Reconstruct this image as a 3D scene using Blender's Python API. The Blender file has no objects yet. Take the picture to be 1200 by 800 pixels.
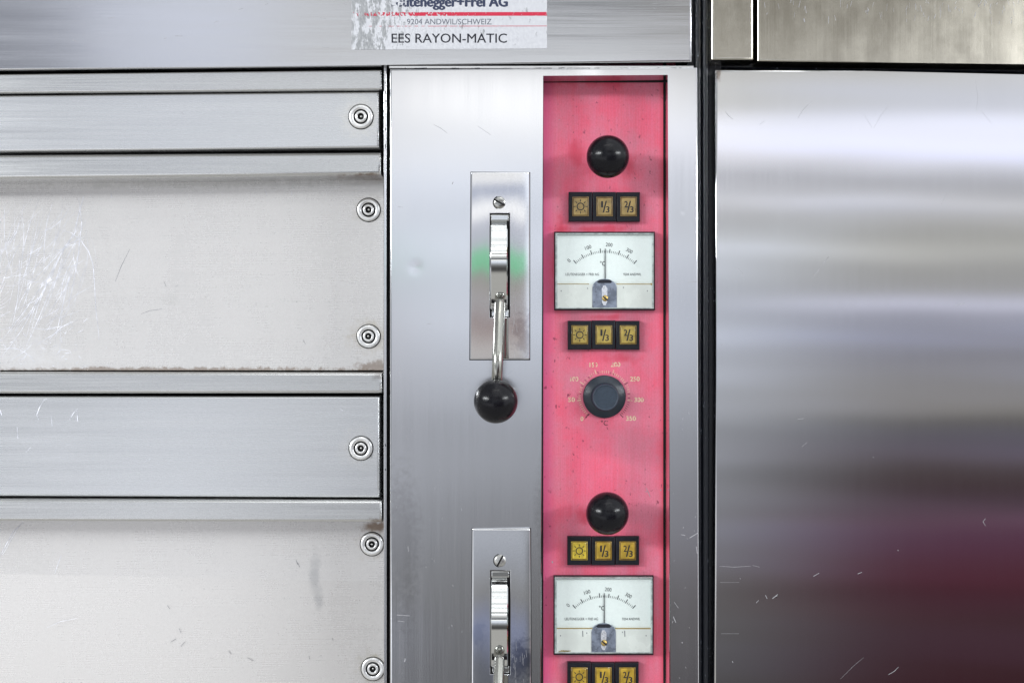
import bpy, bmesh, math, random
from mathutils import Vector, Matrix
random.seed(7)
S = bpy.context.scene
C = S.collection
D = 1.2            # metres from the camera to the front face plate
PX = 0.0008        # metres per photo pixel on that plate

# ------------------------------------------------------------------ camera
cam = bpy.data.cameras.new('camera')
cam.sensor_width = 36; cam.lens = 36 * D / (1200 * PX)
cam.clip_start = 0.01; cam.clip_end = 100
co = bpy.data.objects.new('camera', cam); C.objects.link(co)
co.location = (0, -D, 0); co.rotation_euler = (math.radians(90), 0, 0)
S.camera = co
S.view_settings.view_transform = 'Standard'; S.view_settings.look = 'None'
S.view_settings.exposure = 0.0; S.view_settings.gamma = 1
S.render.resolution_x = 1024; S.render.resolution_y = 682

# ------------------------------------------------------------------ node helpers
def N(nt, typ, **kw):
    n = nt.nodes.new(typ)
    for k, v in kw.items(): setattr(n, k, v)
    return n
def put(nt, sock, v):
    if isinstance(v, bpy.types.NodeSocket): nt.links.new(v, sock)
    elif isinstance(v, (tuple, list)) and len(v) == 3 and sock.type == 'RGBA': sock.default_value = (*v, 1)
    else: sock.default_value = v
def M(nt, op, a, b=0.0, c=0.0, clamp=False):
    n = N(nt, 'ShaderNodeMath', operation=op, use_clamp=clamp)
    put(nt, n.inputs[0], a); put(nt, n.inputs[1], b); put(nt, n.inputs[2], c)
    return n.outputs[0]
def mixc(nt, f, a, b, blend='MIX'):
    n = N(nt, 'ShaderNodeMix', data_type='RGBA', blend_type=blend)
    put(nt, n.inputs[0], f); put(nt, n.inputs[6], a); put(nt, n.inputs[7], b)
    return n.outputs[2]
def mrange(nt, v, a, b, c=0.0, d=1.0, smooth=True):
    n = N(nt, 'ShaderNodeMapRange', interpolation_type='SMOOTHSTEP' if smooth else 'LINEAR')
    put(nt, n.inputs[0], v)
    for i, x in enumerate((a, b, c, d)): put(nt, n.inputs[i + 1], x)
    return n.outputs[0]
def noise(nt, vec, scale=(1, 1, 1), s=1.0, detail=3, rough=.55, loc=(0, 0, 0)):
    m = N(nt, 'ShaderNodeMapping'); m.inputs[3].default_value = scale; m.inputs[1].default_value = loc
    nt.links.new(vec, m.inputs[0])
    n = N(nt, 'ShaderNodeTexNoise'); n.inputs['Scale'].default_value = s
    n.inputs['Detail'].default_value = detail; n.inputs['Roughness'].default_value = rough
    nt.links.new(m.outputs[0], n.inputs['Vector'])
    return n.outputs[0]

# ------------------------------------------------------------------ world: the bakery room as it mirrors in the steel
W_ = bpy.data.worlds.new('World'); S.world = W_; W_.use_nodes = True
nt = W_.node_tree; nt.nodes.clear()
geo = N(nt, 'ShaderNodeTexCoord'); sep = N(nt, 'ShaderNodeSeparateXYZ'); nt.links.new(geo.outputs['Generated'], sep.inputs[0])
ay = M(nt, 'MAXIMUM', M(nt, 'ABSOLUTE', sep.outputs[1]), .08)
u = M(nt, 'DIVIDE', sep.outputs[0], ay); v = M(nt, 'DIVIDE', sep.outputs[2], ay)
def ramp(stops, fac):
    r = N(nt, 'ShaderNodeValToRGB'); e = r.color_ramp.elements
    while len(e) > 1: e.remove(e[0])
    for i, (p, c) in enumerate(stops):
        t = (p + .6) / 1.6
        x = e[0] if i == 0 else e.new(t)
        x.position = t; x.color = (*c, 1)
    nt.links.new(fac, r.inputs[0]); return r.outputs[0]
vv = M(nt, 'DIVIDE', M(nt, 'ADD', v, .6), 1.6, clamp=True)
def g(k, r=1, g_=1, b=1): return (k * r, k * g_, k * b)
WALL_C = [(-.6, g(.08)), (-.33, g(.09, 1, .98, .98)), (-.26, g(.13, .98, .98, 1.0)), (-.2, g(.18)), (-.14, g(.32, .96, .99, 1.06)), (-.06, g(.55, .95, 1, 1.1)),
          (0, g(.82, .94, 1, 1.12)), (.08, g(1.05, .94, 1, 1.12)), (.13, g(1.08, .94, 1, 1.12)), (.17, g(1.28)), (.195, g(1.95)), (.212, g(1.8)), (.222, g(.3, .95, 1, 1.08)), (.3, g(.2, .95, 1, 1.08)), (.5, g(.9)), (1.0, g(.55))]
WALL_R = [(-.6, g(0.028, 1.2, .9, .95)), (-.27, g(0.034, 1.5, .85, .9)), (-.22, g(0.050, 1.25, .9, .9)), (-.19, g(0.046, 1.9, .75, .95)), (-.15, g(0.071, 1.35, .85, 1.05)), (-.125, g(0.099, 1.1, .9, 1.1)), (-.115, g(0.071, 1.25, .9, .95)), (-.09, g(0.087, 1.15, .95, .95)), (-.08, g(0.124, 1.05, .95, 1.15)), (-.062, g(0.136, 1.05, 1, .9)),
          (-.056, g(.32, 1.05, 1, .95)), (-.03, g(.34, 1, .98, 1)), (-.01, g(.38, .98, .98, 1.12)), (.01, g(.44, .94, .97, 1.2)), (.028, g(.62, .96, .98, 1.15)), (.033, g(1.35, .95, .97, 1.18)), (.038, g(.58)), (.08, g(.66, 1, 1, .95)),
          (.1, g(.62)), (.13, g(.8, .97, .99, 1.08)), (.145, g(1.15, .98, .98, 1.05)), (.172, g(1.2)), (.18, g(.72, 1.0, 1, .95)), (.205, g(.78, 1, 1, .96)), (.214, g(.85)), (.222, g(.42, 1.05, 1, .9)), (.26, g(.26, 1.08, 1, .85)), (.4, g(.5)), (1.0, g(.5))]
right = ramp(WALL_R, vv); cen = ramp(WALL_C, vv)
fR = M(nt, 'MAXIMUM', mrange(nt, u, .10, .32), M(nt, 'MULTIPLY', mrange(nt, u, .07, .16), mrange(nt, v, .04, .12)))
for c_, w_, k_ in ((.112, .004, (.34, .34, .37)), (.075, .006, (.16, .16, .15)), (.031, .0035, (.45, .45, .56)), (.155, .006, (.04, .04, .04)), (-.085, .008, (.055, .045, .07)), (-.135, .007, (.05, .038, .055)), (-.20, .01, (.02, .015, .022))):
    q = M(nt, 'DIVIDE', M(nt, 'ADD', v, M(nt, 'SUBTRACT', M(nt, 'MULTIPLY', u, .012), c_)), w_)      # thin bright bars added for the cabinet door to mirror
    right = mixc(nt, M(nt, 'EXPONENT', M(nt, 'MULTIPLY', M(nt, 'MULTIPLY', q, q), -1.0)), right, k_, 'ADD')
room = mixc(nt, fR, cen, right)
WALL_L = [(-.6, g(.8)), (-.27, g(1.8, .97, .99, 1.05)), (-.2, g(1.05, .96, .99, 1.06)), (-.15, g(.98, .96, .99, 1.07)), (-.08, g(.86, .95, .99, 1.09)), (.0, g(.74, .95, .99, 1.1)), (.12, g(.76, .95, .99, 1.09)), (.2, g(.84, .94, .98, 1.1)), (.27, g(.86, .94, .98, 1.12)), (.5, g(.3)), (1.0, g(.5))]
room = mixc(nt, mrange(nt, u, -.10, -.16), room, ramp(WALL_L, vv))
# uneven horizontal bars, added by noise to break up the steel's reflections
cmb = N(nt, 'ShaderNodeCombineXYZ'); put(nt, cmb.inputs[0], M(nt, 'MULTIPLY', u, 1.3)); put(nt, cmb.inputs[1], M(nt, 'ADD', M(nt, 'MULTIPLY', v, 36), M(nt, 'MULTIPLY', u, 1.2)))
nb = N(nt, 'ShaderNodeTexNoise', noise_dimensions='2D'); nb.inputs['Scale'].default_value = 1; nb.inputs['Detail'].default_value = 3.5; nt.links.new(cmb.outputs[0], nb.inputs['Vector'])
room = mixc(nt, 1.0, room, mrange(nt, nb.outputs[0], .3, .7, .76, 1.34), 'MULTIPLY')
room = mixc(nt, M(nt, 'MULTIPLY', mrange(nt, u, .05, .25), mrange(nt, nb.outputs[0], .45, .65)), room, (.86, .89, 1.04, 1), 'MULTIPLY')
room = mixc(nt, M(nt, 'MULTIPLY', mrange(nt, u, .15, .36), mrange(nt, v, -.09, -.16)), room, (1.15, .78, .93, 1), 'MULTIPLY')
# narrow banded slot added to the environment for the tilted lever plates to mirror
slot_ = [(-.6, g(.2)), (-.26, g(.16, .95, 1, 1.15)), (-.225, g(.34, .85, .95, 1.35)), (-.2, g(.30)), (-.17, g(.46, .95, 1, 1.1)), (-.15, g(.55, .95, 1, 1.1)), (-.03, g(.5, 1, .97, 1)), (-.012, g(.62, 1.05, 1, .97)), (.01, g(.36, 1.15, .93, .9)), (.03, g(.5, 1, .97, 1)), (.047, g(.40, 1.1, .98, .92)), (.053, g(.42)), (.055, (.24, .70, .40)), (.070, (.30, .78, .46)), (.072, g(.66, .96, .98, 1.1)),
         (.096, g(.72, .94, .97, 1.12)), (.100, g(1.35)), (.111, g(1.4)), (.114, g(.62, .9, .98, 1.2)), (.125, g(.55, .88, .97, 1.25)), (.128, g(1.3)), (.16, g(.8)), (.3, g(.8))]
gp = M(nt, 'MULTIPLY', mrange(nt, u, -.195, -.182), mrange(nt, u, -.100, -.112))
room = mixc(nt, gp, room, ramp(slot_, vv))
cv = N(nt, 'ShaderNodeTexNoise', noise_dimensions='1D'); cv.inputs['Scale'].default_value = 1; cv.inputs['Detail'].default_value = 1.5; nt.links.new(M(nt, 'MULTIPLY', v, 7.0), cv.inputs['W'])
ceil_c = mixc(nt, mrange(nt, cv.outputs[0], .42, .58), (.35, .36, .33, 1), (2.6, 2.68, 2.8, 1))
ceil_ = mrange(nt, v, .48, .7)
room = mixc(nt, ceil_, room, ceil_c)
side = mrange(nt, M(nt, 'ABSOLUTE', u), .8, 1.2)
room = mixc(nt, M(nt, 'MULTIPLY', side, mrange(nt, v, -.9, -.4)), room, (1.25, 1.29, 1.36, 1))  # bright side zones added as soft front fill
room = mixc(nt, mrange(nt, v, -.42, -.6), room, (.55, .54, .52, 1))  # low zone lifted as added fill from below
# dark zone added at the left, so the steel's left edge mirrors darker
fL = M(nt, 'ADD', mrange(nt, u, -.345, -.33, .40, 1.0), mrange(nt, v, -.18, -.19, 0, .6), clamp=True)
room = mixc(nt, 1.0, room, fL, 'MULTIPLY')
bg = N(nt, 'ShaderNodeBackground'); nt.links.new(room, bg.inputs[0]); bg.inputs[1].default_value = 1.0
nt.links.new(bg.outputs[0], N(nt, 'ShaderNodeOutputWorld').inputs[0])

# ------------------------------------------------------------------ lamps: ceiling tubes in front of the oven, and an added fill lamp
def area(name, loc, target, sx, sy, power, col=(1, 1, 1)):
    l = bpy.data.lights.new(name, 'AREA'); l.shape = 'RECTANGLE'; l.size = sx; l.size_y = sy; l.energy = power; l.color = col
    o = bpy.data.objects.new(name, l); C.objects.link(o); o.location = loc
    o.rotation_euler = (Vector(target) - Vector(loc)).to_track_quat('-Z', 'Y').to_euler()
area('area_lamp', (-4.1, -2.85, 1.30), (0, 0, 0), 2.6, .26, 192, (.95, .98, 1))
area('area_lamp', (2.4, -1.75, .86), (0, 0, 0), 1.4, .16, 44, (.95, .98, 1))  # unseen fill lamp added at the right to brighten the recessed panel
area('area_lamp', (.1, -1.15, 2.0), (0, 0, -.1), 1.5, .10, 3, (1, .98, .95))

# ------------------------------------------------------------------ material helpers
def newmat(name):
    m = bpy.data.materials.new(name); m.use_nodes = True
    return m, m.node_tree, m.node_tree.nodes['Principled BSDF']
def plain(name, col, rough=.5, metal=0.0, spec=.5, coat=0.0, var=0.12, nscale=400, bump=0.0):
    m, nt, p = newmat(name)
    tc = N(nt, 'ShaderNodeTexCoord')
    n = noise(nt, tc.outputs['Object'], (1, 1, 1), nscale, 4)
    k = mrange(nt, n, .3, .7, 1 - var, 1 + var)
    nt.links.new(mixc(nt, 1.0, (*col, 1), k, 'MULTIPLY'), p.inputs['Base Color'])
    put(nt, p.inputs['Roughness'], mrange(nt, n, .3, .7, max(0, rough - .06), rough + .06)); p.inputs['Metallic'].default_value = metal
    p.inputs['Specular IOR Level'].default_value = spec; p.inputs['Coat Weight'].default_value = coat
    if bump:
        b = N(nt, 'ShaderNodeBump'); b.inputs['Distance'].default_value = bump; nt.links.new(n, b.inputs['Height']); nt.links.new(b.outputs[0], p.inputs['Normal'])
    return m
def steel(name, col=(.62, .62, .63), rough=.3, aniso=.8, d='V', metal=1.0, streak=.05, waves=.0, mottle=0.0, marks=(), dents=(), speck=0.0, bumpy=.5):
    """brushed steel; marks = (px,py,rx,ry,depth,colour,strength,noisy) stains and tone patches with a shape of their own"""
    m, nt, p = newmat(name)
    gm = N(nt, 'ShaderNodeNewGeometry'); pos = gm.outputs['Position']
    sc = (1600, 30, 9) if d == 'V' else (9, 30, 1600)
    fine = noise(nt, pos, sc, 1, 4, .6)
    broad = noise(nt, pos, (90, 30, 2.5) if d == 'V' else (2.5, 30, 90), 1, 3, .6)
    k = M(nt, 'ADD', mrange(nt, fine, .25, .75, 1 - streak, 1 + streak, False), mrange(nt, broad, .3, .7, -streak * .5, streak * .5, False))
    c = mixc(nt, 1.0, (*col, 1), k, 'MULTIPLY')
    gr = noise(nt, pos, (1500, 50, 1500), 1, 1, .5, (7, 1, 3)); c = mixc(nt, 1.0, c, mrange(nt, gr, .3, .7, .94, 1.06, False), 'MULTIPLY')
    r = M(nt, 'ADD', mrange(nt, fine, .25, .75, rough - streak, rough + streak * 1.3, False), mrange(nt, broad, .3, .7, -.5 * streak, .5 * streak, False))
    if mottle:
        mo = noise(nt, pos, (22, 22, 14), 1, 6, .68, (3, 1, 2)); mo2 = noise(nt, pos, (420, 100, 420), 1, 3, .6)
        c = mixc(nt, 1.0, c, mrange(nt, mo, .3, .7, 1 - mottle, 1 + mottle * .4), 'MULTIPLY')
        c = mixc(nt, 1.0, c, mrange(nt, mo2, .3, .7, 1 - mottle * .55, 1 + mottle * .3), 'MULTIPLY')
        r = M(nt, 'ADD', r, mrange(nt, mo, .3, .7, -.4 * mottle, mottle))
    if speck:
        sp = noise(nt, pos, (700, 100, 700), 1, 1, .5, (9, 4, 1)); sp2 = noise(nt, pos, (12, 5, 12), 1, 2, .5)
        f = M(nt, 'MULTIPLY', mrange(nt, sp, .735, .78), mrange(nt, sp2, .45, .65, .15, 1))
        c = mixc(nt, M(nt, 'MULTIPLY', f, speck), c, (.10, .09, .08, 1))
    sep = N(nt, 'ShaderNodeSeparateXYZ'); nt.links.new(pos, sep.inputs[0])
    for (mx, my, rx, ry, dep, mc, st, nz) in marks:
        s = PX * (D + dep) / D
        dx = M(nt, 'DIVIDE', M(nt, 'SUBTRACT', sep.outputs[0], (mx - 600) * s), rx * s)
        dz = M(nt, 'DIVIDE', M(nt, 'SUBTRACT', sep.outputs[2], (400 - my) * s), ry * s)
        q = M(nt, 'SQRT', M(nt, 'ADD', M(nt, 'MULTIPLY', dx, dx), M(nt, 'MULTIPLY', dz, dz)))
        nn = noise(nt, pos, (160, 50, 160), 1, 5, .65, (mx, my, 0))
        q = M(nt, 'ADD', q, mrange(nt, nn, .25, .75, -nz, nz, False))
        f = mrange(nt, q, .2, 1.0, st, 0)
        c = mixc(nt, f, c, (*mc, 1)); 
    nt.links.new(c, p.inputs['Base Color']); nt.links.new(r, p.inputs['Roughness'])
    p.inputs['Metallic'].default_value = metal; p.inputs['Anisotropic'].default_value = aniso
    t = N(nt, 'ShaderNodeCombineXYZ'); t.inputs[2 if d == 'H' else 0].default_value = 1.0
    nt.links.new(t.outputs[0], p.inputs['Tangent'])
    h = M(nt, 'MULTIPLY', fine, .000012 * bumpy)
    if waves:
        wn = noise(nt, pos, (2.2, 1, 5.5), 1, 2, .5, (1, 2, 3)); wn2 = noise(nt, pos, (5, 1, 14), 1, 1, .5, (5, 2, 3))
        h = M(nt, 'ADD', h, M(nt, 'MULTIPLY', M(nt, 'ADD', wn, M(nt, 'MULTIPLY', wn2, .22)), waves))
    for (mx, my, rr, amp) in dents:
        dx = M(nt, 'DIVIDE', M(nt, 'SUBTRACT', sep.outputs[0], (mx - 600) * PX), rr * PX)
        dz = M(nt, 'DIVIDE', M(nt, 'SUBTRACT', sep.outputs[2], (400 - my) * PX), rr * PX)
        q = M(nt, 'ADD', M(nt, 'MULTIPLY', dx, dx), M(nt, 'MULTIPLY', dz, dz))
        h = M(nt, 'SUBTRACT', h, M(nt, 'MULTIPLY', M(nt, 'EXPONENT', M(nt, 'MULTIPLY', q, -1.0)), amp))
    b = N(nt, 'ShaderNodeBump'); b.inputs['Distance'].default_value = 1.0; b.inputs['Strength'].default_value = 1.0
    nt.links.new(h, b.inputs['Height']); nt.links.new(b.outputs[0], p.inputs['Normal'])
    return m

RUST = (.16, .085, .035); GRIME = (.06, .055, .045); PALE = (.80, .78, .72)
MAT = {}
MAT['hood'] = steel('brushed_steel_hood', (.66, .67, .69), .155, .2, 'H', streak=.05, waves=.0002, speck=.3, marks=[(120, 40, 40, 30, 0, (.8, .8, .82), .12, .5)])
MAT['plate'] = steel('brushed_steel_face_plate', (.66, .665, .68), .14, .75, 'V', streak=.022, bumpy=.2, waves=.00025, dents=[(487, 313, 7, .00012), (690, 92, 12, .0001)],
                     marks=[(800, 250, 5, 4, 0, (.85, .85, .85), .3, .4), (640, 600, 16, 90, 0, (.30, .28, .27), .35, .3), (470, 640, 30, 120, 0, (.36, .35, .36), .35, .4)])
MAT['rail'] = steel('brushed_steel_rail', (.64, .645, .64), .26, .2, 'H', streak=.06, speck=.3,
                    marks=[(432, 207, 60, 5, .03, RUST, .7, .5), (443, 611, 14, 6, .03, RUST, .7, .5), (250, 212, 220, 4, .03, (.36, .34, .2), .5, .5), (443, 442, 12, 6, .03, (.3, .27, .25), .5, .6)])
MAT['box'] = steel('brushed_steel_strip', (.66, .67, .68), .26, .2, 'H', streak=.035, metal=.85,
                   marks=[(423, 137, 34, 34, .018, PALE, .5, .3), (423, 525, 34, 34, .045, PALE, .3, .3), (423, 137, 17.5, 17, .018, GRIME, .85, .35), (424, 526, 18, 17, .045, GRIME, .85, .35), (60, 520, 60, 40, .045, (.82, .82, .84), .12, .5)])
MAT['door'] = steel('matt_steel_oven_door', (.665, .65, .635), .27, .2, 'H', metal=.5, streak=.012, mottle=.025, speck=.5, bumpy=.1,
                    marks=[(440, 431, 34, 12, .068, RUST, .6, .6), (432, 394, 30, 26, .068, (.46, .41, .32), .55, .4), (432, 246, 24, 24, .068, (.46, .43, .37), .4, .4), (200, 433, 330, 4, .068, RUST, .6, .7),
                           (441, 617, 22, 8, .068, RUST, .8, .5), (436, 637, 22, 22, .068, (.42, .37, .3), .5, .4), (437, 783, 24, 24, .068, (.40, .37, .27), .6, .4),
                           (369, 672, 9, 34, .068, (.34, .35, .36), .45, .3), (374, 702, 8, 18, .068, (.34, .35, .36), .45, .3), (200, 350, 16, 10, .068, (.5, .5, .48), .2, .8),
                           (225, 214, 260, 9, .068, (.36, .36, .34), .3, .5), (20, 415, 70, 28, .068, (.82, .82, .85), .2, .7)])
MAT['rdoor'] = steel('brushed_steel_cabinet_door', (.67, .67, .675), .075, .8, 'V', streak=.008, bumpy=.15, waves=.00022,
                     marks=[(842, 86, 5, 12, 0, RUST, .6, .5)])
MAT['rhood'] = steel('worn_steel_cabinet_hood', (.47, .445, .38), .2, .5, 'V', bumpy=.2, streak=.02, waves=.0001, mottle=.05, speck=.4)
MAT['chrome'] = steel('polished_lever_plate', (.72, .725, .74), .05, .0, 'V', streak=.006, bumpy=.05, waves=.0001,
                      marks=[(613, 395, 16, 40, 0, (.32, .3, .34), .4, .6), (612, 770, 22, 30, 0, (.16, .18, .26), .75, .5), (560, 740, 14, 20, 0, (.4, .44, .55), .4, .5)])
MAT['cam'] = steel('chrome_cam', (.66, .67, .66), .08, .0, 'H', streak=.04, bumpy=.1)
MAT['rod'] = steel('chrome_rod', (.36, .36, .33), .2, .0, 'V', streak=.04, bumpy=.1)
MAT['bolt'] = steel('satin_bolt_steel', (.80, .80, .79), .3, .0, 'H', streak=.02, mottle=.02, metal=.8, bumpy=.2)
MAT['screw'] = steel('worn_screw_steel', (.55, .55, .53), .25, .0, 'H', streak=.03, mottle=.3)
MAT['brass'] = plain('worn_brass', (.55, .40, .14), .35, 1.0)
MAT['dark'] = plain('black_crevice', (.008, .008, .009), .6, 0, .2)
MAT['void'] = plain('blackened_carcass', (.012, .012, .013), .8, 0, .1)
MAT['ball'] = plain('black_bakelite', (.005, .005, .007), .22, 0, .22, var=.2, nscale=900)
MAT['frame'] = plain('black_switch_plastic', (.008, .009, .014), .42, 0, .3, var=.3, nscale=700, bump=.0002)
MAT['knobcap'] = plain('dark_blue_grey_knob_cap', (.028, .042, .062), .5, 0, .4)
MAT['skirt'] = plain('black_dial_skirt', (.012, .020, .032), .38, 0, .5)
MAT['scratch'] = plain('bright_scratch', (.72, .73, .79), .55, .3, .5, var=.3, nscale=150)
MAT['nick'] = plain('white_nick', (.37, .37, .39), .5, .3, .5)
MAT['ink'] = plain('black_print', (.02, .022, .03), .6, 0, .2)
MAT['inkgrey'] = plain('grey_print', (.13, .14, .16), .6, 0, .2)
MAT['face'] = plain('white_meter_card', (.82, .85, .84), .6, 0, .3, var=.02)
MAT['lower'] = plain('milky_meter_cover', (.62, .66, .62), .25, 0, .5, var=.06, nscale=60)
MAT['coil'] = plain('grey_meter_movement', (.20, .23, .29), .3, .3, .5, var=.35, nscale=120)
MAT['shine'] = plain('bright_bracket', (.66, .68, .72), .3, .5, .5)
MAT['bezel'] = plain('clear_grey_bezel', (.36, .41, .40), .2, .0, .6, var=.3, nscale=200)
MAT['goldline'] = plain('yellowed_glue_line', (.30, .22, .07), .5)

# painted red control panel, faded and stained
def red_paint():
    m, nt, p = newmat('faded_red_paint')
    gm = N(nt, 'ShaderNodeNewGeometry'); pos = gm.outputs['Position']; sep = N(nt, 'ShaderNodeSeparateXYZ'); nt.links.new(pos, sep.inputs[0])
    s = PX * (D + .038) / D
    x = M(nt, 'ADD', M(nt, 'DIVIDE', sep.outputs[0], s), 600)
    st = noise(nt, pos, (1100, 50, 12), 1, 3, .6); bl = noise(nt, pos, (28, 10, 20), 1, 5, .62); fine = noise(nt, pos, (700, 50, 500), 1, 2, .6)
    c = mixc(nt, mrange(nt, bl, .33, .68), (.86, .125, .205, 1), (.70, .215, .295, 1))
    c = mixc(nt, mrange(nt, st, .35, .7, 0, .4), c, (.86, .22, .36, 1))
    c = mixc(nt, mrange(nt, fine, .35, .7, 0, .18), c, (.50, .06, .10, 1))
    c = mixc(nt, mrange(nt, x, 770, 780, 0, .8), c, (.76, .05, .09, 1))     # less faded paint along the right edge
    c = mixc(nt, mrange(nt, x, 655, 636, 0, .7), c, (.58, .075, .22, 1))  # left edge darkened: the recess wall's shade painted in
    for mx, my, rx, ry in ((690, 605, 22, 17), (735, 190, 16, 22), (676, 180, 12, 16), (700, 268, 60, 5), (708, 371, 58, 5), (655, 300, 8, 60), (730, 420, 26, 9), (700, 95, 70, 12)):
        dx = M(nt, 'DIVIDE', M(nt, 'SUBTRACT', sep.outputs[0], (mx - 600) * s), rx * s); dz = M(nt, 'DIVIDE', M(nt, 'SUBTRACT', sep.outputs[2], (400 - my) * s), ry * s)
        q = M(nt, 'ADD', M(nt, 'SQRT', M(nt, 'ADD', M(nt, 'MULTIPLY', dx, dx), M(nt, 'MULTIPLY', dz, dz))), mrange(nt, bl, .3, .7, -.5, .5))
        c = mixc(nt, mrange(nt, q, .1, 1.0, .55, 0), c, (.62, .035, .075, 1))   # less bleached round the controls; top band paints in the recess's shade
    sp = noise(nt, pos, (230, 50, 150), 1, 3, .62, (4, 5, 6)); sp2 = noise(nt, pos, (16, 5, 12), 1, 3, .6, (3, 3, 3))
    f = M(nt, 'MULTIPLY', mrange(nt, sp, .62, .72), mrange(nt, sp2, .42, .58))
    c = mixc(nt, M(nt, 'MULTIPLY', f, .85), c, (.22, .03, .06, 1))
    nt.links.new(c, p.inputs['Base Color']); put(nt, p.inputs['Roughness'], mrange(nt, bl, .3, .7, .38, .55)); p.inputs['Specular IOR Level'].default_value = .35
    b = N(nt, 'ShaderNodeBump'); b.inputs['Distance'].default_value = .00006; nt.links.new(st, b.inputs['Height']); nt.links.new(b.outputs[0], p.inputs['Normal'])
    return m
MAT['red'] = red_paint()

def worn_print(name, col, wear, xfade=None):
    m, nt, p = newmat(name)
    gm = N(nt, 'ShaderNodeNewGeometry'); pos = gm.outputs['Position']
    n = noise(nt, pos, (420, 50, 260), 1, 4, .7)
    f = mrange(nt, n, wear - .03, wear + .03)
    if xfade:
        sep = N(nt, 'ShaderNodeSeparateXYZ'); nt.links.new(pos, sep.inputs[0])
        px = M(nt, 'ADD', M(nt, 'DIVIDE', sep.outputs[0], PX), 600)
        sh = mrange(nt, px, xfade[0], xfade[1], .25, 0)
        f = mrange(nt, M(nt, 'SUBTRACT', n, sh), wear - .03, wear + .03)
    tr = N(nt, 'ShaderNodeBsdfTransparent'); mx = N(nt, 'ShaderNodeMixShader')
    put(nt, p.inputs['Base Color'], (*col, 1)); p.inputs['Roughness'].default_value = .5
    nt.links.new(f, mx.inputs[0]); nt.links.new(tr.outputs[0], mx.inputs[1]); nt.links.new(p.outputs[0], mx.inputs[2])
    nt.links.new(mx.outputs[0], nt.nodes['Material Output'].inputs[0])
    return m
MAT['namebold'] = worn_print('worn_dark_blue_print', (.02, .03, .07), .34, (450, 500))
MAT['namethin'] = worn_print('worn_grey_print', (.10, .11, .14), .28, (440, 520))
MAT['redline'] = worn_print('worn_red_line', (.50, .015, .05), .385, (330, 600))
MAT['dialink'] = worn_print('worn_white_print', (.80, .67, .44), .435)
MAT['dialdark'] = worn_print('worn_dark_print', (.10, .03, .04), .42)

def foil():
    m, nt, p = newmat('crackled_silver_foil')
    gm = N(nt, 'ShaderNodeNewGeometry'); pos = gm.outputs['Position']; sep = N(nt, 'ShaderNodeSeparateXYZ'); nt.links.new(pos, sep.inputs[0])
    px = M(nt, 'ADD', M(nt, 'DIVIDE', sep.outputs[0], PX), 600)
    n = noise(nt, pos, (160, 50, 60), 1, 6, .72); n2 = noise(nt, pos, (500, 50, 260), 1, 4, .7)
    left = mrange(nt, px, 415, 520, .0, .16)
    f = mrange(nt, M(nt, 'SUBTRACT', n, left), .43, .50)
    c = mixc(nt, f, (.60, .61, .64, 1), (.30, .31, .32, 1))
    c = mixc(nt, mrange(nt, n2, .4, .65, 0, .22), c, (.78, .79, .80, 1))
    nt.links.new(c, p.inputs['Base Color']); p.inputs['Metallic'].default_value = .55; put(nt, p.inputs['Roughness'], mrange(nt, n2, .3, .7, .35, .6))
    b = N(nt, 'ShaderNodeBump'); b.inputs['Distance'].default_value = .0006; put(nt, b.inputs['Strength'], mrange(nt, px, 440, 560, .8, .08)); nt.links.new(n, b.inputs['Height']); nt.links.new(b.outputs[0], p.inputs['Normal'])
    return m
MAT['foil'] = foil()

def seal_mat():
    m, nt, p = newmat('black_rubber_with_flecks')
    gm = N(nt, 'ShaderNodeNewGeometry'); pos = gm.outputs['Position']
    n = noise(nt, pos, (420, 60, 160), 1, 4, .7); n2 = noise(nt, pos, (6, 6, 9), 1, 3, .6)
    f = M(nt, 'MULTIPLY', mrange(nt, n, .62, .70), mrange(nt, n2, .42, .6))
    put(nt, p.inputs['Base Color'], mixc(nt, f, (.008, .010, .016, 1), (.38, .42, .50, 1))); put(nt, p.inputs['Roughness'], .32); p.inputs['Specular IOR Level'].default_value = .5
    b = N(nt, 'ShaderNodeBump'); b.inputs['Distance'].default_value = .0006; nt.links.new(n, b.inputs['Height']); nt.links.new(b.outputs[0], p.inputs['Normal'])
    return m
MAT['rubber'] = seal_mat()

def glass_mat():
    m, nt, p = newmat('clear_meter_window')
    tr = N(nt, 'ShaderNodeBsdfTransparent'); tr.inputs[0].default_value = (.95, .98, .97, 1)
    gl = N(nt, 'ShaderNodeBsdfGlossy'); gl.inputs['Roughness'].default_value = .08
    lw = N(nt, 'ShaderNodeLayerWeight'); lw.inputs[0].default_value = .5
    fz = M(nt, 'ADD', M(nt, 'MULTIPLY', M(nt, 'POWER', lw.outputs['Facing'], 5.0), .7), .04)
    mx = N(nt, 'ShaderNodeMixShader'); nt.links.new(fz, mx.inputs[0]); nt.links.new(tr.outputs[0], mx.inputs[1]); nt.links.new(gl.outputs[0], mx.inputs[2])
    nt.links.new(mx.outputs[0], nt.nodes['Material Output'].inputs[0]); return m
MAT['glass'] = glass_mat()
def amber(name, col, rough=.35): return plain(name, col, rough, 0, .5, coat=.3, var=.25, nscale=160)
MAT['tan'] = amber('dull_tan_button', (.30, .21, .07)); MAT['olive'] = amber('olive_yellow_button', (.34, .25, .05))
MAT['amber'] = amber('amber_button', (.40, .26, .025)); MAT['lemon'] = amber('lemon_button', (.58, .44, .04))
MAT['amberrim'] = plain('dark_amber_rim', (.10, .045, .015), .3, 0, .5)

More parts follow.
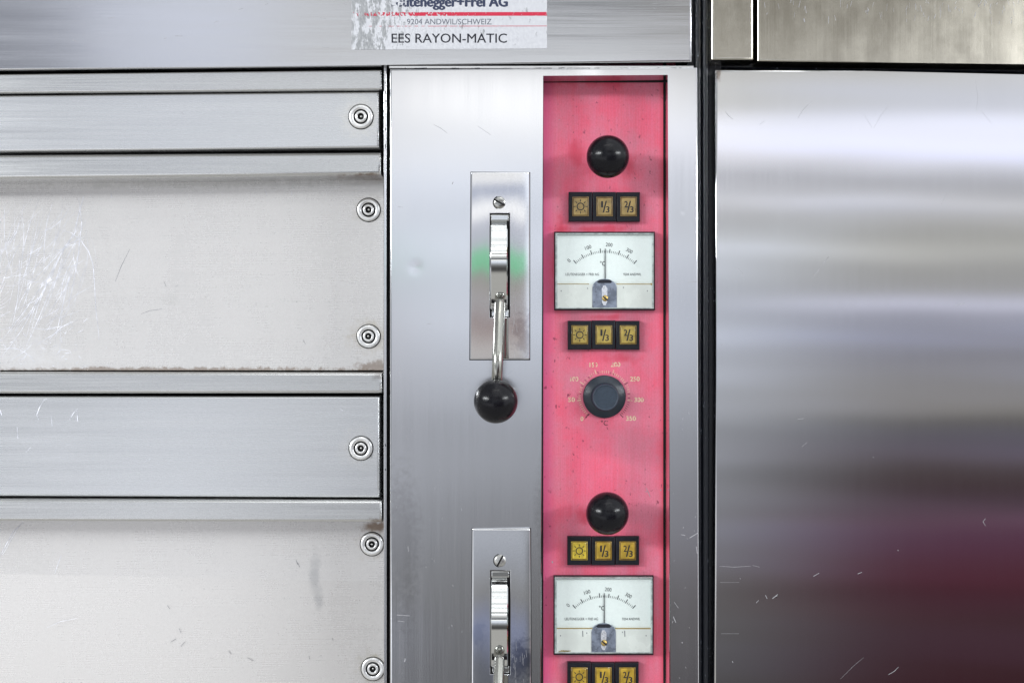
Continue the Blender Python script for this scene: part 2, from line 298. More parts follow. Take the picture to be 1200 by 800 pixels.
# ------------------------------------------------------------------ geometry helpers
def W(px, py, y=0.0):
    s = PX * (D + y) / D
    return Vector(((px - 600) * s, y, (400 - py) * s))
class B:
    def __init__(self, *mats): self.bm = bmesh.new(); self.mats = list(mats)
    def mi(self, m):
        if m not in self.mats: self.mats.append(m)
        return self.mats.index(m)
    def prism(self, pts, yb, bev=0.0, seg=3, mat=None, edges=None, back=False):
        """front polygon pts (Vectors, clockwise seen from the camera from top left), extruded back to y=yb"""
        bm = self.bm; mi = self.mi(mat or self.mats[0])
        f = [bm.verts.new(p) for p in pts]; r = [bm.verts.new((p.x, yb, p.z)) for p in pts]
        n = len(pts); fs = [bm.faces.new(f[::-1])]
        for i in range(n): fs.append(bm.faces.new((f[i], f[(i + 1) % n], r[(i + 1) % n], r[i])))
        if back: fs.append(bm.faces.new(r))
        for x in fs: x.material_index = mi
        if bev:
            es = [bm.edges.get((f[i], f[(i + 1) % n])) for i in (edges if edges is not None else range(n))]
            bmesh.ops.bevel(bm, geom=es, offset=bev, segments=seg, profile=.5, affect='EDGES', clamp_overlap=True)
        return self
    def slab(self, poly, yf, yb, bev=0.0, seg=3, mat=None, edges=None):
        return self.prism([W(a, b, yf) for a, b in poly], yb, bev, seg, mat, edges)
    def rect(self, x0, y0, x1, y1, yf, yb, bev=0.0, seg=3, mat=None):
        return self.slab([(x0, y0), (x1, y0), (x1, y1), (x0, y1)], yf, yb, bev, seg, mat)
    def lathe(self, c, prof, n=48, mat=None, axis='Y', cap=True):
        """prof = (radius, y) list; axis along depth"""
        bm = self.bm; mi = self.mi(mat or self.mats[0]); rings = []
        for r, y in prof:
            rings.append([bm.verts.new((c[0] + r * math.cos(2 * math.pi * i / n), c[1] + y, c[2] + r * math.sin(2 * math.pi * i / n))) for i in range(n)])
        for a, b in zip(rings, rings[1:]):
            for i in range(n):
                f = bm.faces.new((a[i], a[(i + 1) % n], b[(i + 1) % n], b[i])); f.material_index = mi; f.smooth = True
        if cap:
            f = bm.faces.new(rings[-1]); f.material_index = mi
        return self
    def sphere(self, c, r, mat=None, u_=48, v_=28):
        mi = self.mi(mat or self.mats[0])
        res = bmesh.ops.create_uvsphere(self.bm, u_segments=u_, v_segments=v_, radius=r, matrix=Matrix.Translation(c))
        for v in res['verts']:
            for f in v.link_faces: f.material_index = mi; f.smooth = True
        return self
    def tube(self, pts, rad, n=20, mat=None, cap=True):
        bm = self.bm; mi = self.mi(mat or self.mats[0]); rings = []
        for i, p in enumerate(pts):
            p = Vector(p); t = (Vector(pts[min(i + 1, len(pts) - 1)]) - Vector(pts[max(i - 1, 0)])).normalized()
            a = t.cross(Vector((1, 0, 0))).normalized(); b = t.cross(a); r = rad[i] if isinstance(rad, (list, tuple)) else rad
            rings.append([bm.verts.new(p + (a * math.cos(2 * math.pi * k / n) + b * math.sin(2 * math.pi * k / n)) * r) for k in range(n)])
        for a, b in zip(rings, rings[1:]):
            for i in range(n):
                f = bm.faces.new((a[i], a[(i + 1) % n], b[(i + 1) % n], b[i])); f.material_index = mi; f.smooth = True
        if cap:
            for r in (rings[0], rings[-1]): bm.faces.new(r).material_index = mi
        return self
    def flat(self, pts, mat=None):
        f = self.bm.faces.new([self.bm.verts.new(p) for p in pts]); f.material_index = self.mi(mat or self.mats[0]); return self
    def scratch(self, pts, w, y, mat='scratch'):
        """thin tapering ribbon through photo points on the surface at depth y"""
        P = [W(a, b, y) for a, b in pts]; n = len(P); L = []; R = []
        for i, p in enumerate(P):
            t = (P[min(i + 1, n - 1)] - P[max(i - 1, 0)]).normalized(); nn = Vector((-t.z, 0, t.x))
            ww = w * PX * .5 * max(.12, math.sin(math.pi * (i + .3) / (n - .4)) ** .6)
            L.append(self.bm.verts.new(p + nn * ww)); R.append(self.bm.verts.new(p - nn * ww))
        mi = self.mi(mat)
        for i in range(n - 1):
            f = self.bm.faces.new((L[i], L[i + 1], R[i + 1], R[i])); f.material_index = mi
        return self
    def text(self, body, cx, cy, w, h, y, mat, bold=0.0, rot=0.0):
        """text fitted to w x h photo pixels about (cx,cy) at depth y"""
        cu = bpy.data.curves.new('lettering', 'FONT'); cu.body = body; cu.size = 1; cu.resolution_u = 3; cu.fill_mode = 'FRONT'
        o = bpy.data.objects.new('lettering', cu); C.objects.link(o)
        bpy.context.view_layer.update()
        me = bpy.data.meshes.new_from_object(o.evaluated_get(bpy.context.evaluated_depsgraph_get()))
        bpy.data.objects.remove(o); bpy.data.curves.remove(cu)
        xs = [v.co.x for v in me.vertices]; ys = [v.co.y for v in me.vertices]
        x0, x1, y0, y1 = min(xs), max(xs), min(ys), max(ys)
        sx = w / (x1 - x0); sy = h / (y1 - y0) if h else sx
        ca, sa = math.cos(rot), math.sin(rot); mi = self.mi(mat)
        offs = [(0, 0)] if bold <= 0 else [(-bold, 0), (0, -bold * .5), (0, bold * .5), (bold, 0)]
        for n_, (ox, oy) in enumerate(offs):      # heavier strokes: overprinted copies, each a hair above the last
            vs = []
            for v_ in me.vertices:
                a = (v_.co.x - (x0 + x1) / 2) * sx + ox; b = (v_.co.y - (y0 + y1) / 2) * sy + oy
                a, b = a * ca - b * sa, a * sa + b * ca
                vs.append(self.bm.verts.new(W(cx + a, cy - b, y - n_ * 4e-6)))
            for pl in me.polygons:
                try:
                    f = self.bm.faces.new([vs[k] for k in pl.vertices]); f.material_index = mi
                except ValueError: pass
        bpy.data.meshes.remove(me); return self
    def build(self, name, parent=None, loc=None, wn=True, label=None):
        bm = self.bm
        bmesh.ops.recalc_face_normals(bm, faces=[f for f in bm.faces if False])
        me = bpy.data.meshes.new(name); bm.to_mesh(me); bm.free()
        for m in self.mats: me.materials.append(MAT[m])
        o = bpy.data.objects.new(name, me); C.objects.link(o)
        if loc is not None: o.location = loc
        if parent is not None: o.parent = parent
        if wn:
            me.shade_smooth()
            me.set_sharp_from_angle(angle=math.radians(40))
            for pl in me.polygons:
                if abs(pl.normal.y) > .99999: pl.use_smooth = False
            md = o.modifiers.new('weighted_normal', 'WEIGHTED_NORMAL'); md.weight = 100; md.keep_sharp = True
        if label: o['label'] = label
        return o
def thing(name, loc, label, cat):
    o = bpy.data.objects.new(name, None); C.objects.link(o); o.location = loc; o.empty_display_size = .05
    o['label'] = label; o['category'] = cat; return o
def kids(o): return [c for c in bpy.data.objects if c.parent == o]
def copy_part(o, parent, off=(0, 0, 0)):
    c = o.copy(); C.objects.link(c); c.parent = parent; c.location = Vector(o.location) + Vector(off)
    for k in kids(o):
        d = k.copy(); C.objects.link(d); d.parent = c
    return c
def part_empty(name, parent, loc=(0, 0, 0), label=None):
    o = bpy.data.objects.new(name, None); C.objects.link(o); o.parent = parent; o.location = loc; o.empty_display_size = .02
    if label: o['label'] = label
    return o

# ================================================================== LARGE STRUCTURE: the oven
oven = thing('deck_oven', (0, 0, 0), 'two-deck bakery oven front with silver steel doors, pivoting levers and a recessed red control panel', 'oven')
cab = thing('steel_cabinet', (0, 0, 0), 'tall brushed steel cabinet with a plain wide door, standing right of the oven', 'cabinet')
XL = -160; XR = 1360; YT = -130; YB = 930

# carcass behind the joints
B('void').rect(XL, YT, 818, YB, .125, .60).build('carcass', oven)

# hood fascia with the maker's sticker
hood = B('hood').slab([(XL, YT), (811, YT), (811, 73), (400, 77), (XL, 84)], 0.0, .12, .0022, 4)
for _ in range(16):
    a = random.uniform(40, 780); b_ = random.uniform(2, 66); hood.scratch([(a, b_), (a + random.uniform(-2, 9), b_ + random.uniform(-2, 2))], random.uniform(.4, .8), -.0001, 'nick')
hood.build('hood_fascia', oven)

# vertical face plate with the window for the control panel (inverted U)
fp = B('plate').slab([(457, 81), (817.5, 79), (820, YB), (784.5, YB), (784.5, 86), (634.5, 87), (634.5, YB), (457, YB)], 0.0, .085, .0016, 4)
for pts, w in [([(508, 146), (516, 150), (524, 156)], .6), ([(560, 148), (575, 158)], .5), ([(530, 216), (531, 213)], 1.2), ([(466, 242), (472, 243)], .6),
               ([(465, 720), (480, 721)], 1.0), ([(466, 727), (474, 728)], .7), ([(474, 775), (475, 771)], 1.8), ([(478, 640), (479, 646)], .8), ([(500, 380), (505, 379)], .7),
               ([(808, 630), (818, 624)], 1.2), ([(798, 626), (803, 627)], .9), ([(789, 722), (792, 729)], 1.3), ([(816, 640), (817, 648)], 1.1), ([(806, 331), (817, 330)], .7), ([(790, 705), (795, 712)], .6), ([(799, 752), (800, 753)], 1.6)]:
    fp.scratch(pts, w, -.0001, 'nick')
for _ in range(40):
    a = random.choice([random.uniform(462, 548), random.uniform(788, 817)]); b_ = random.uniform(430, 798)
    fp.scratch([(a, b_), (a + random.uniform(-1.5, 1.5), b_ + random.uniform(1, 3))], random.uniform(.3, .7), -.0001, 'nick')
fp.build('face_plate', oven)
tr = B('plate').rect(456, 77.2, 813, 80.3, .001, .05, .0004, 2)
for _ in range(38):
    a = random.uniform(462, 800); tr.scratch([(a, 80.0), (a + random.uniform(1, 9), 80.0 + random.uniform(-.3, .5))], random.uniform(.5, 1.3), .0007, 'ink')
tr.build('top_flange', oven)
pl_ = B('plate').rect(449.6, 80, 453.2, YB, .014, .13, .0006, 2)
for yy, l in [(107, 3), (150, 3), (169, 5), (96, 2), (520, 3), (549, 2), (118, 2)]: pl_.scratch([(451.5, yy), (452, yy + l)], 1.5, .0138, 'ink')
pl_.build('jamb_strip', oven)
B('dark').rect(453.2, 79, 457.2, YB, .03, .08).build('joint_strip', oven)

# control panel sheet at the bottom of the recess
YP = .038
red = B('red').rect(628, 60, 792, YB, YP, YP + .01)
for (a, b_, w) in [(774, 573, 1.4), (757, 575, 1.2), (647, 657, 2.0), (646, 700, .8), (757, 690, .7), (655, 140, .8)]:
    red.scratch([(a, b_), (a + .6, b_ + w * 1.2)], w, YP - .0001, 'nick')
red.scratch([(757, 571), (760, 577), (762, 582)], .8, YP - .0001, 'nick')
red.rect(777.4, 60, 781, YB, YP - .0012, YP, 0, mat='dark'); red.rect(632, 60, 636.6, YB, YP - .0012, YP, 0, mat='dark'); red.rect(632, 94, 781, 96.6, YP - .0014, YP, 0, mat='dark')  # dark strips draw the sheet's edge gap and the recess shadow
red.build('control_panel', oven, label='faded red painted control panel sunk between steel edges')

# ---------- left: deck fronts
def deck_rail(poly, yf, bev, nicks=0):
    b = B('rail').slab(poly, yf, .11, bev, 6)
    for _ in range(nicks):
        a = random.uniform(5, 440); f = (a - poly[0][0]) / (poly[1][0] - poly[0][0]); top = poly[0][1] + f * (poly[1][1] - poly[0][1])
        y_ = top + random.uniform(4, 18); b.scratch([(a, y_), (a + random.uniform(-3, 5), y_ + random.uniform(-4, 4))], random.uniform(.3, .7), yf - .0001, 'nick')
    return b
def ext(y0, y1, x1): return y0 + (y0 - y1) / x1 * 160      # extend a line seen from x=0..x1 out to x=XL
deck_rail([(XL, ext(87, 82, 447)), (447, 82), (447, 105), (XL, ext(109, 105, 447))], .010, .0015, 3).build('rail', oven)
deck_rail([(XL, ext(181, 178, 447)), (447, 178), (447, 205), (XL, ext(210, 205, 447))], .029, .0035, 9).build('rail', oven)
deck_rail([(XL, 436.0), (448, 436.8), (448, 460.5), (XL, 461)], .036, .0028, 10).build('rail', oven)
deck_rail([(XL, 584.5), (448, 586.5), (448, 611.5), (XL, 610)], .030, .0028, 4).build('rail', oven)
s1 = B('box').slab([(XL, ext(112, 107.5, 444)), (444, 107.5), (444, 172.8), (XL, ext(177.5, 172.8, 444))], .018, .11, .0016, 4)
s1.scratch([(212, 131), (216, 135)], .7, .0179, 'nick')
s1.build('upper_strip', oven)
s2 = B('box').slab([(XL, 464), (445, 464.2), (445, 583), (XL, 580.5)], .042, .11, .0022, 4)
for pts, w in [([(52, 468), (46, 478), (43, 486), (46, 493)], 1.1), ([(52, 468), (56, 467)], .8), ([(80, 494), (86, 484), (91, 479)], .9), ([(90, 480), (91, 494)], 1.1), ([(20, 500), (21, 514)], .6), ([(171, 541), (176, 537)], .7),
               ([(60, 487), (61, 499)], .6), ([(0, 480), (2, 486)], 1.0), ([(30, 530), (36, 524)], .5), ([(398, 478), (402, 481)], .6)]:
    s2.scratch(pts, w, .0418, 'scratch')
s2.build('lower_strip', oven)

YD = .068
def arc(x0, y0, x1, y1, bend, n=9):
    dx, dy = x1 - x0, y1 - y0; L = math.hypot(dx, dy) or 1; nx, ny = -dy / L, dx / L
    return [(x0 + dx * t + nx * bend * math.sin(math.pi * t), y0 + dy * t + ny * bend * math.sin(math.pi * t)) for t in [i / (n - 1) for i in range(n)]]
dd = B('door').rect(XL, 190, 450, 434, YD, .12, .0008, 2)
k = 0
for i in range(80):          # bundle of long scratches slanting down to the left
    x0 = min(104, random.gauss(62, 32)); y0 = random.uniform(228, 330); ln = random.uniform(45, 130)
    ang = math.radians(random.gauss(112, 11)); x1, y1 = x0 + ln * math.cos(ang), min(y0 + ln * math.sin(ang), 428)
    dd.scratch(arc(x0, y0, x1, y1, random.uniform(-7, 7)), random.choice((.22, .3, .35, .6)), YD - .0001 - k * 1e-7); k += 1
for i in range(48):          # flatter cross scratches
    x0 = random.uniform(-30, 75); y0 = random.uniform(290, 425); ln = random.uniform(12, 48); ang = math.radians(random.gauss(-28, 22))
    dd.scratch(arc(x0, y0, x0 + ln * math.cos(ang), y0 + ln * math.sin(ang), random.uniform(-5, 5)), random.uniform(.25, .7), YD - .00012 - k * 1e-7); k += 1
for i in range(80):
    x0 = random.gauss(30, 38); y0 = min(428, random.gauss(405, 22))
    if x0 > 130: continue
    dd.scratch([(x0, y0), (x0 + random.uniform(-7, 7), y0 + random.uniform(-5, 5))], random.uniform(.3, .8), YD - .00014 - k * 1e-7); k += 1
dd.scratch([(74, 270), (84, 273), (95, 282), (104, 295), (109, 310), (111, 335), (112, 360), (115, 385), (116, 398)], .8, YD - .00016)
dd.scratch([(98, 230), (92, 252), (86, 280)], .9, YD - .00017); dd.scratch([(92, 232), (96, 262), (90, 310), (80, 360)], .7, YD - .00018)
dd.scratch([(130, 226), (131, 232)], 1, YD - .00016); dd.scratch([(311, 223), (313, 230)], .8, YD - .00016); dd.scratch([(342, 224), (342, 229)], .8, YD - .00016)
for pts in ([(135, 330), (142, 312), (152, 292)], [(165, 368), (175, 364), (190, 362)], [(205, 336), (209, 334)], [(192, 330), (195, 336)], [(355, 398), (358, 403)]):
    dd.scratch(pts, .45, YD - .0001, 'inkgrey')
dd.build('oven_door', oven)
d2 = B('door')          # fold added to stand in for a shadow edge: lower field leans back
P_ = [W(XL, 600, YD), W(451.5, 600, YD), W(451.5, 681, YD), W(XL, 669, YD), W(451.5, YB, YD + .015), W(XL, YB, YD + .015)]
V_ = [d2.bm.verts.new(p) for p in P_]
d2.bm.faces.new((V_[3], V_[2], V_[1], V_[0])); d2.bm.faces.new((V_[5], V_[4], V_[2], V_[3]))
E_ = [d2.bm.verts.new((p.x, .12, p.z)) for p in (P_[1], P_[2], P_[4])]
d2.bm.faces.new((V_[1], V_[2], E_[1], E_[0])); d2.bm.faces.new((V_[2], V_[4], E_[2], E_[1]))
for pts, w in [([(0, 652), (8, 636), (16, 622), (27, 612)], 1.0), ([(3, 650), (12, 634), (24, 613)], .6), ([(64, 672), (68, 660), (72, 650)], .7), ([(82, 617), (88, 613)], .5), ([(55, 735), (70, 728), (90, 724)], .5)]:
    d2.scratch(pts, w, YD - .0001)
for pts in ([(349, 659), (351, 664)], [(362, 768), (363, 772)], [(389, 747), (390, 750)], [(347, 656), (349, 661)], [(212, 757), (217, 751)], [(268, 762), (271, 766)], [(196, 709), (199, 713)], [(200, 752), (206, 748)], [(290, 770), (297, 774)], [(210, 736), (212, 741)]):
    d2.scratch(pts, .6, YD + max(0, (pts[0][1] - 690) / 240 * .0148) - .0003, 'inkgrey')
d2.build('oven_door', oven)

# ================================================================== the cabinet on the right
B('void').rect(826, YT, XR, YB, .10, .60).build('carcass', cab)
B('rhood').slab([(833.5, YT), (883, YT), (883, 70.5), (833.5, 70.5)], 0.0, .09, .0022, 4).build('hood_trim', cab)
rh = B('rhood').slab([(887.5, YT), (XR, YT), (XR, 78), (1200, 75.5), (1040, 73.5), (887.5, 72)], 0.0, .09, .0022, 4)
for _ in range(70):
    a = random.uniform(1040, 1200) if random.random() < .75 else random.uniform(895, 1040); b_ = abs(random.gauss(0, 12))
    rh.scratch([(a, b_), (a + random.uniform(-2, 2), b_ + random.uniform(2, 9))], random.uniform(.3, .8), -.0001 , 'nick')
rh.scratch([(942, 22), (943, 26)], 1.4, -.0001, 'nick'); rh.build('hood_fascia', cab)
rd = B('rdoor').slab([(838, 81.5), (1020, 83.5), (1200, 87.5), (XR, 92.5), (XR, YB), (836, YB), (839.5, 420)], 0.0, .09, .0024, 5)
for pts, w in [([(850, 131), (854, 136), (859, 140)], 1.3), ([(935, 139), (940, 130), (948, 122), (952, 119)], 1.0), ([(890, 146), (896, 142)], .8), ([(1024, 150), (1032, 136), (1040, 125)], .5), ([(1013, 135), (1022, 150)], .4),
               ([(952, 326), (958, 318), (971, 301)], .6), ([(965, 308), (971, 301)], 1.1), ([(860, 313), (866, 315), (871, 321)], .7), ([(1103, 240), (1110, 225)], .5), ([(845, 404), (849, 403)], .9),
               ([(843, 663), (860, 664), (880, 663)], .7), ([(882, 662), (890, 664)], .6), ([(844, 682), (866, 682)], .5), ([(953, 675), (960, 671)], 1.3), ([(1005, 672), (1010, 670)], 1.4), ([(905, 701), (912, 696), (909, 700)], 2.4), ([(897, 697), (899, 701)], 1.6),
               ([(886, 706), (889, 703)], 1.3), ([(867, 677), (868, 678)], 1), ([(1041, 790), (1048, 786), (1053, 781)], 1.2), ([(940, 523), (946, 518)], .6), ([(1052, 644), (1053, 645)], 1.2), ([(1155, 607), (1152, 611), (1155, 616)], .9), ([(858, 774), (859, 776)], 1.6),
               ([(1119, 358), (1127, 356), (1131, 355)], 1.0), ([(1023, 535), (1024, 536)], 1.0), ([(985, 795), (1000, 780), (1012, 770)], .4), ([(935, 491), (942, 490)], .8), ([(845, 742), (866, 742)], .5), ([(1143, 95), (1146, 115), (1144, 130)], .4), ([(1150, 130), (1162, 145)], .4)]:
    rd.scratch(pts, w * .6, -.0001, 'nick')
rd.build('door', cab)
sl = B('rubber').rect(806, YT, 845, YB, .026, .05)
for x_ in (817.5, 826.5): sl.tube([W(x_, YT, .02), W(x_ + (1.2 if x_ < 820 else .4), YB, .02)], .0034, 16)
sl.tube([W(830, 77, .03), W(1200, 82, .03), W(XR, 86, .03)], .003, 10)
sl.build('rubber_seal', cab)

# ================================================================== SMALL PARTS
# ---------- sticker on the hood
st = B('foil').slab([(412, -20), (641, -20), (641, 57), (412, 58.5)], -.0003, .0, .0001, 1)
sticker = st.build('maker_sticker', oven, wn=False, label='crackled silver foil sticker with black, red and grey print')
yy = -.0004
B('namebold').text('Leutenegger+Frei AG', 526, 4.0, 137, 15.5, yy, 'namebold', bold=.8).build('bold_lettering', sticker, wn=False)
t = B('namethin').text('9204 ANDWIL/SCHWEIZ', 526.5, 25.6, 99, 6.6, yy, 'namethin'); t.build('address_lettering', sticker, wn=False)
t = B('ink').text('EES RAYON-MATIC', 526.5, 45, 135, 10.8, yy, 'ink', bold=.12); t.build('model_lettering', sticker, wn=False)
t = B('redline'); t.flat([W(413, 19, yy), W(413, 14.7, yy), W(641, 14.4, yy), W(641, 18.7, yy)]); t.flat([W(430, 31.3, yy), W(430, 30.7, yy), W(641, 30.4, yy), W(641, 31.0, yy)]); t.build('red_line', sticker, wn=False)

# ---------- bolts
def bolt_proto():
    k = PX
    b = B('bolt')
    b.lathe((0, 0, 0), [(14.2 * k, .004), (14.2 * k, -.0010), (13.6 * k, -.0018), (12 * k, -.0022), (9.6 * k, -.0020), (8.9 * k, -.0014)], 56, 'bolt', cap=False)
    b.lathe((0, 0, 0), [(8.9 * k, -.0014), (8.8 * k, -.0003), (7.2 * k, -.0003), (7.1 * k, -.0012)], 56, 'dark', cap=False)
    b.lathe((0, 0, 0), [(7.1 * k, -.0012), (6.6 * k, -.0024), (4.6 * k, -.0026), (4.0 * k, -.0022)], 48, 'bolt', cap=False)
    b.lathe((0, 0, 0), [(4.0 * k, -.0022), (3.8 * k, -.0004), (2.2 * k, -.0003), (2.1 * k, -.0002)], 6, 'dark', cap=True)
    b.sphere((.0003, -.0001, .0001), 1.9 * k, 'screw', 12, 8)
    b.lathe((0, 0, 0), [(15.2 * k, .003), (15.2 * k, -.0003), (14.0 * k, -.0003)], 48, 'dark', cap=False)
    return b
proto = bolt_proto().build('bolt', oven, loc=W(423, 137, .018), wn=False)
for x_, y_, dep in ((432, 246, YD), (432, 394, YD), (423, 525, .042), (436, 637, YD), (437, 783, YD)):
    c = proto.copy(); C.objects.link(c); c.parent = oven; c.location = W(x_, y_, dep if y_ < 700 else dep + .0055); c.rotation_euler = (0, x_ * 1.7 + y_, 0)

# ---------- lever assemblies
def lever(plate_poly, screw, slot, dx, extra, rodtop, ball):
    le = part_empty('lever_assembly', oven, (0, 0, 0))
    x0, y0, x1, y1 = slot
    # plate with slot opening: built as a C-shaped run of pieces sharing one outline
    (ax, ay_), (bx, by), (cx, cy), (ex, ey) = plate_poly
    b = B('chrome'); bm = b.bm; yf, yb = -.0032, .0
    O = [W(*p, yf) for p in plate_poly]; I = [W(*p, yf) for p in ((x0, y0), (x1, y0), (x1, y1), (x0, y1))]
    def ring(P, y): return [bm.verts.new((p.x, y, p.z)) for p in P]
    of, ob, jf, jb = ring(O, yf), ring(O, yb), ring(I, yf), ring(I, yb - .0002)
    for i in range(4):
        j = (i + 1) % 4
        bm.faces.new((of[i], jf[i], jf[j], of[j])); bm.faces.new((of[i], of[j], ob[j], ob[i])); bm.faces.new((jf[j], jf[i], jb[i], jb[j]))
    es = [bm.edges.get((of[i], of[(i + 1) % 4])) for i in range(4)] + [bm.edges.get((of[i], ob[i])) for i in range(4)]
    bmesh.ops.bevel(bm, geom=es, offset=.0011, segments=3, profile=.5, affect='EDGES')
    es = [e for e in bm.edges if all(abs(v_.co.y - yf) < 1e-6 for v_ in e.verts) and all(I[0].x - 1e-4 < v_.co.x < I[1].x + 1e-4 for v_ in e.verts) and all(I[2].z - 1e-4 < v_.co.z < I[0].z + 1e-4 for v_ in e.verts)]
    bmesh.ops.bevel(bm, geom=es, offset=.0004, segments=2, profile=.5, affect='EDGES')
    for _ in range(14):
        a = random.uniform(600, 617); c_ = random.uniform(ay_ + 130, min(cy - 8, 800)); b.scratch([(a, c_), (a + random.uniform(-1, 1), c_ + random.uniform(3, 14))], .4, yf - .0001, 'nick')
    for v_ in bm.verts:                       # the plate sits a little proud along its right edge
        if v_.co.y < -.0006: v_.co.y -= (v_.co.x - O[0].x) * .065
    b.build('plate', le)
    B('dark').rect(x0 - .5, y0 - .5, x1 + .5, y1 + .5, -.0006, .0).build('slot', le, wn=False)
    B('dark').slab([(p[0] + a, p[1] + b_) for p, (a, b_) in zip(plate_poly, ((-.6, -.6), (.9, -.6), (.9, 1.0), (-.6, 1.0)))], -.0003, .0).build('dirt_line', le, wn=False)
    sb = B('screw'); c = W(*screw, yf - .0015); r = 7.2 * PX
    sb.lathe(c, [(r * 1.12, .0004), (r * 1.12, -.0001), (r * 1.0, -.0001)], 32, 'dark', cap=False)
    sb.lathe(c, [(r, .001), (r, -.0004), (r * .8, -.0011), (r * .45, -.0015), (.0001, -.0017)], 32, 'screw')
    so = sb.build('screw', le, wn=False)
    sl_ = B('dark'); th = extra; d_ = Vector((math.cos(th), 0, math.sin(th))); n_ = Vector((-d_.z, 0, d_.x))
    p0 = c + Vector((0, -.0018, 0)); sl_.prism([p0 - d_ * r * .95 + n_ * r * .14, p0 + d_ * r * .95 + n_ * r * .14, p0 + d_ * r * .95 - n_ * r * .14, p0 - d_ * r * .95 - n_ * r * .14], c.y - .0003)
    sl_.build('screw_slot', le, wn=False)
    # cam: short drum on a horizontal axle bulging out of the slot
    mx = (x0 + x1) / 2 - 1; top, bot = y0 + 11, y1 - 6
    zc = (W(0, top).z + W(0, bot).z) / 2; half = (W(0, top).z - W(0, bot).z) / 2; R = half * 1.22; dpt = -.001 + math.sqrt(R * R - half * half)
    bm2 = B('cam'); hw = 10 * PX; cxw = W(mx, 0, -.01).x; n = 72; prev = None
    prof = [(-hw, R - .0012), (-hw + .0009, R), (hw - .0009, R), (hw, R - .0012)]
    rings = []
    for q in range(n + 1):
        a = math.radians(-75 + 150 * q / n); lobe = .0012 * math.sin(a * 7.0 + .6)
        ring_ = []
        for hx, rr in [(-hw, R * .45)] + prof + [(hw, R * .45)]:
            rr2 = rr + (lobe if rr > R * .5 else 0)
            ring_.append(bm2.bm.verts.new((cxw + hx, dpt - rr2 * math.cos(a), zc + rr2 * math.sin(a))))
        rings.append(ring_)
    for A_, B_ in zip(rings, rings[1:]):
        for i in range(5): bm2.bm.faces.new((A_[i], A_[i + 1], B_[i + 1], B_[i]))
    bmesh.ops.delete(bm2.bm, geom=[f for f in bm2.bm.faces if all(v_.co.y > .02 for v_ in f.verts)], context='FACES')
    bmesh.ops.recalc_face_normals(bm2.bm, faces=bm2.bm.faces)
    bm2.build('cam', le, wn=False).data.set_sharp_from_angle(angle=math.radians(35))
    # lower catch seen below the cam
    B('cam').rect(x0 + 2, y1 - 9, x1 - 1, y1 - 1, -.0022, .0, .0008, 2).build('catch', le)
    B('cam').rect(x0 + 1, y0 + 1, x1 - 1, y0 + 9, -.0020, .0, .0012, 3).build('catch', le)
    p1 = W(*rodtop, -.024); p2 = W(*ball, -.060)
    u_ = (p2 - p1).normalized()
    rb = B('rod'); rr = .0050
    rb.tube([p1 - u_ * .0045, p1 - u_ * .0038, p1 - u_ * .002, p1, p1 + (p2 - p1) * .5, p2 - u_ * .016], [.0012, .0030, .0044, rr, rr * .98, rr * .95], 28)
    rb.build('rod', le, wn=False)
    B('ball').sphere(p2, .0196).build('ball_knob', le, wn=False)
    return le
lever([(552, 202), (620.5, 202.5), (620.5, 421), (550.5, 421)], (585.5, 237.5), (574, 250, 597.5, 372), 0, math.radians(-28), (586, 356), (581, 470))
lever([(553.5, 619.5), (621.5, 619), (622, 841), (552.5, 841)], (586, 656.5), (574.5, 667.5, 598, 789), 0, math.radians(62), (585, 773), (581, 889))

# ---------- knobs on the red panel
def panel_knob(x_, y_):
    c = W(x_, y_, -.0005); b = B('ball').sphere(c, .0200)
    b.tube([c + Vector((0, .015, 0)), Vector((c.x, YP, c.z))], .006, 20)
    b.bm.verts.ensure_lookup_table()
    return b.build('ball_knob', oven, wn=False)
panel_knob(712.3, 183.7); panel_knob(711.8, 601.2)

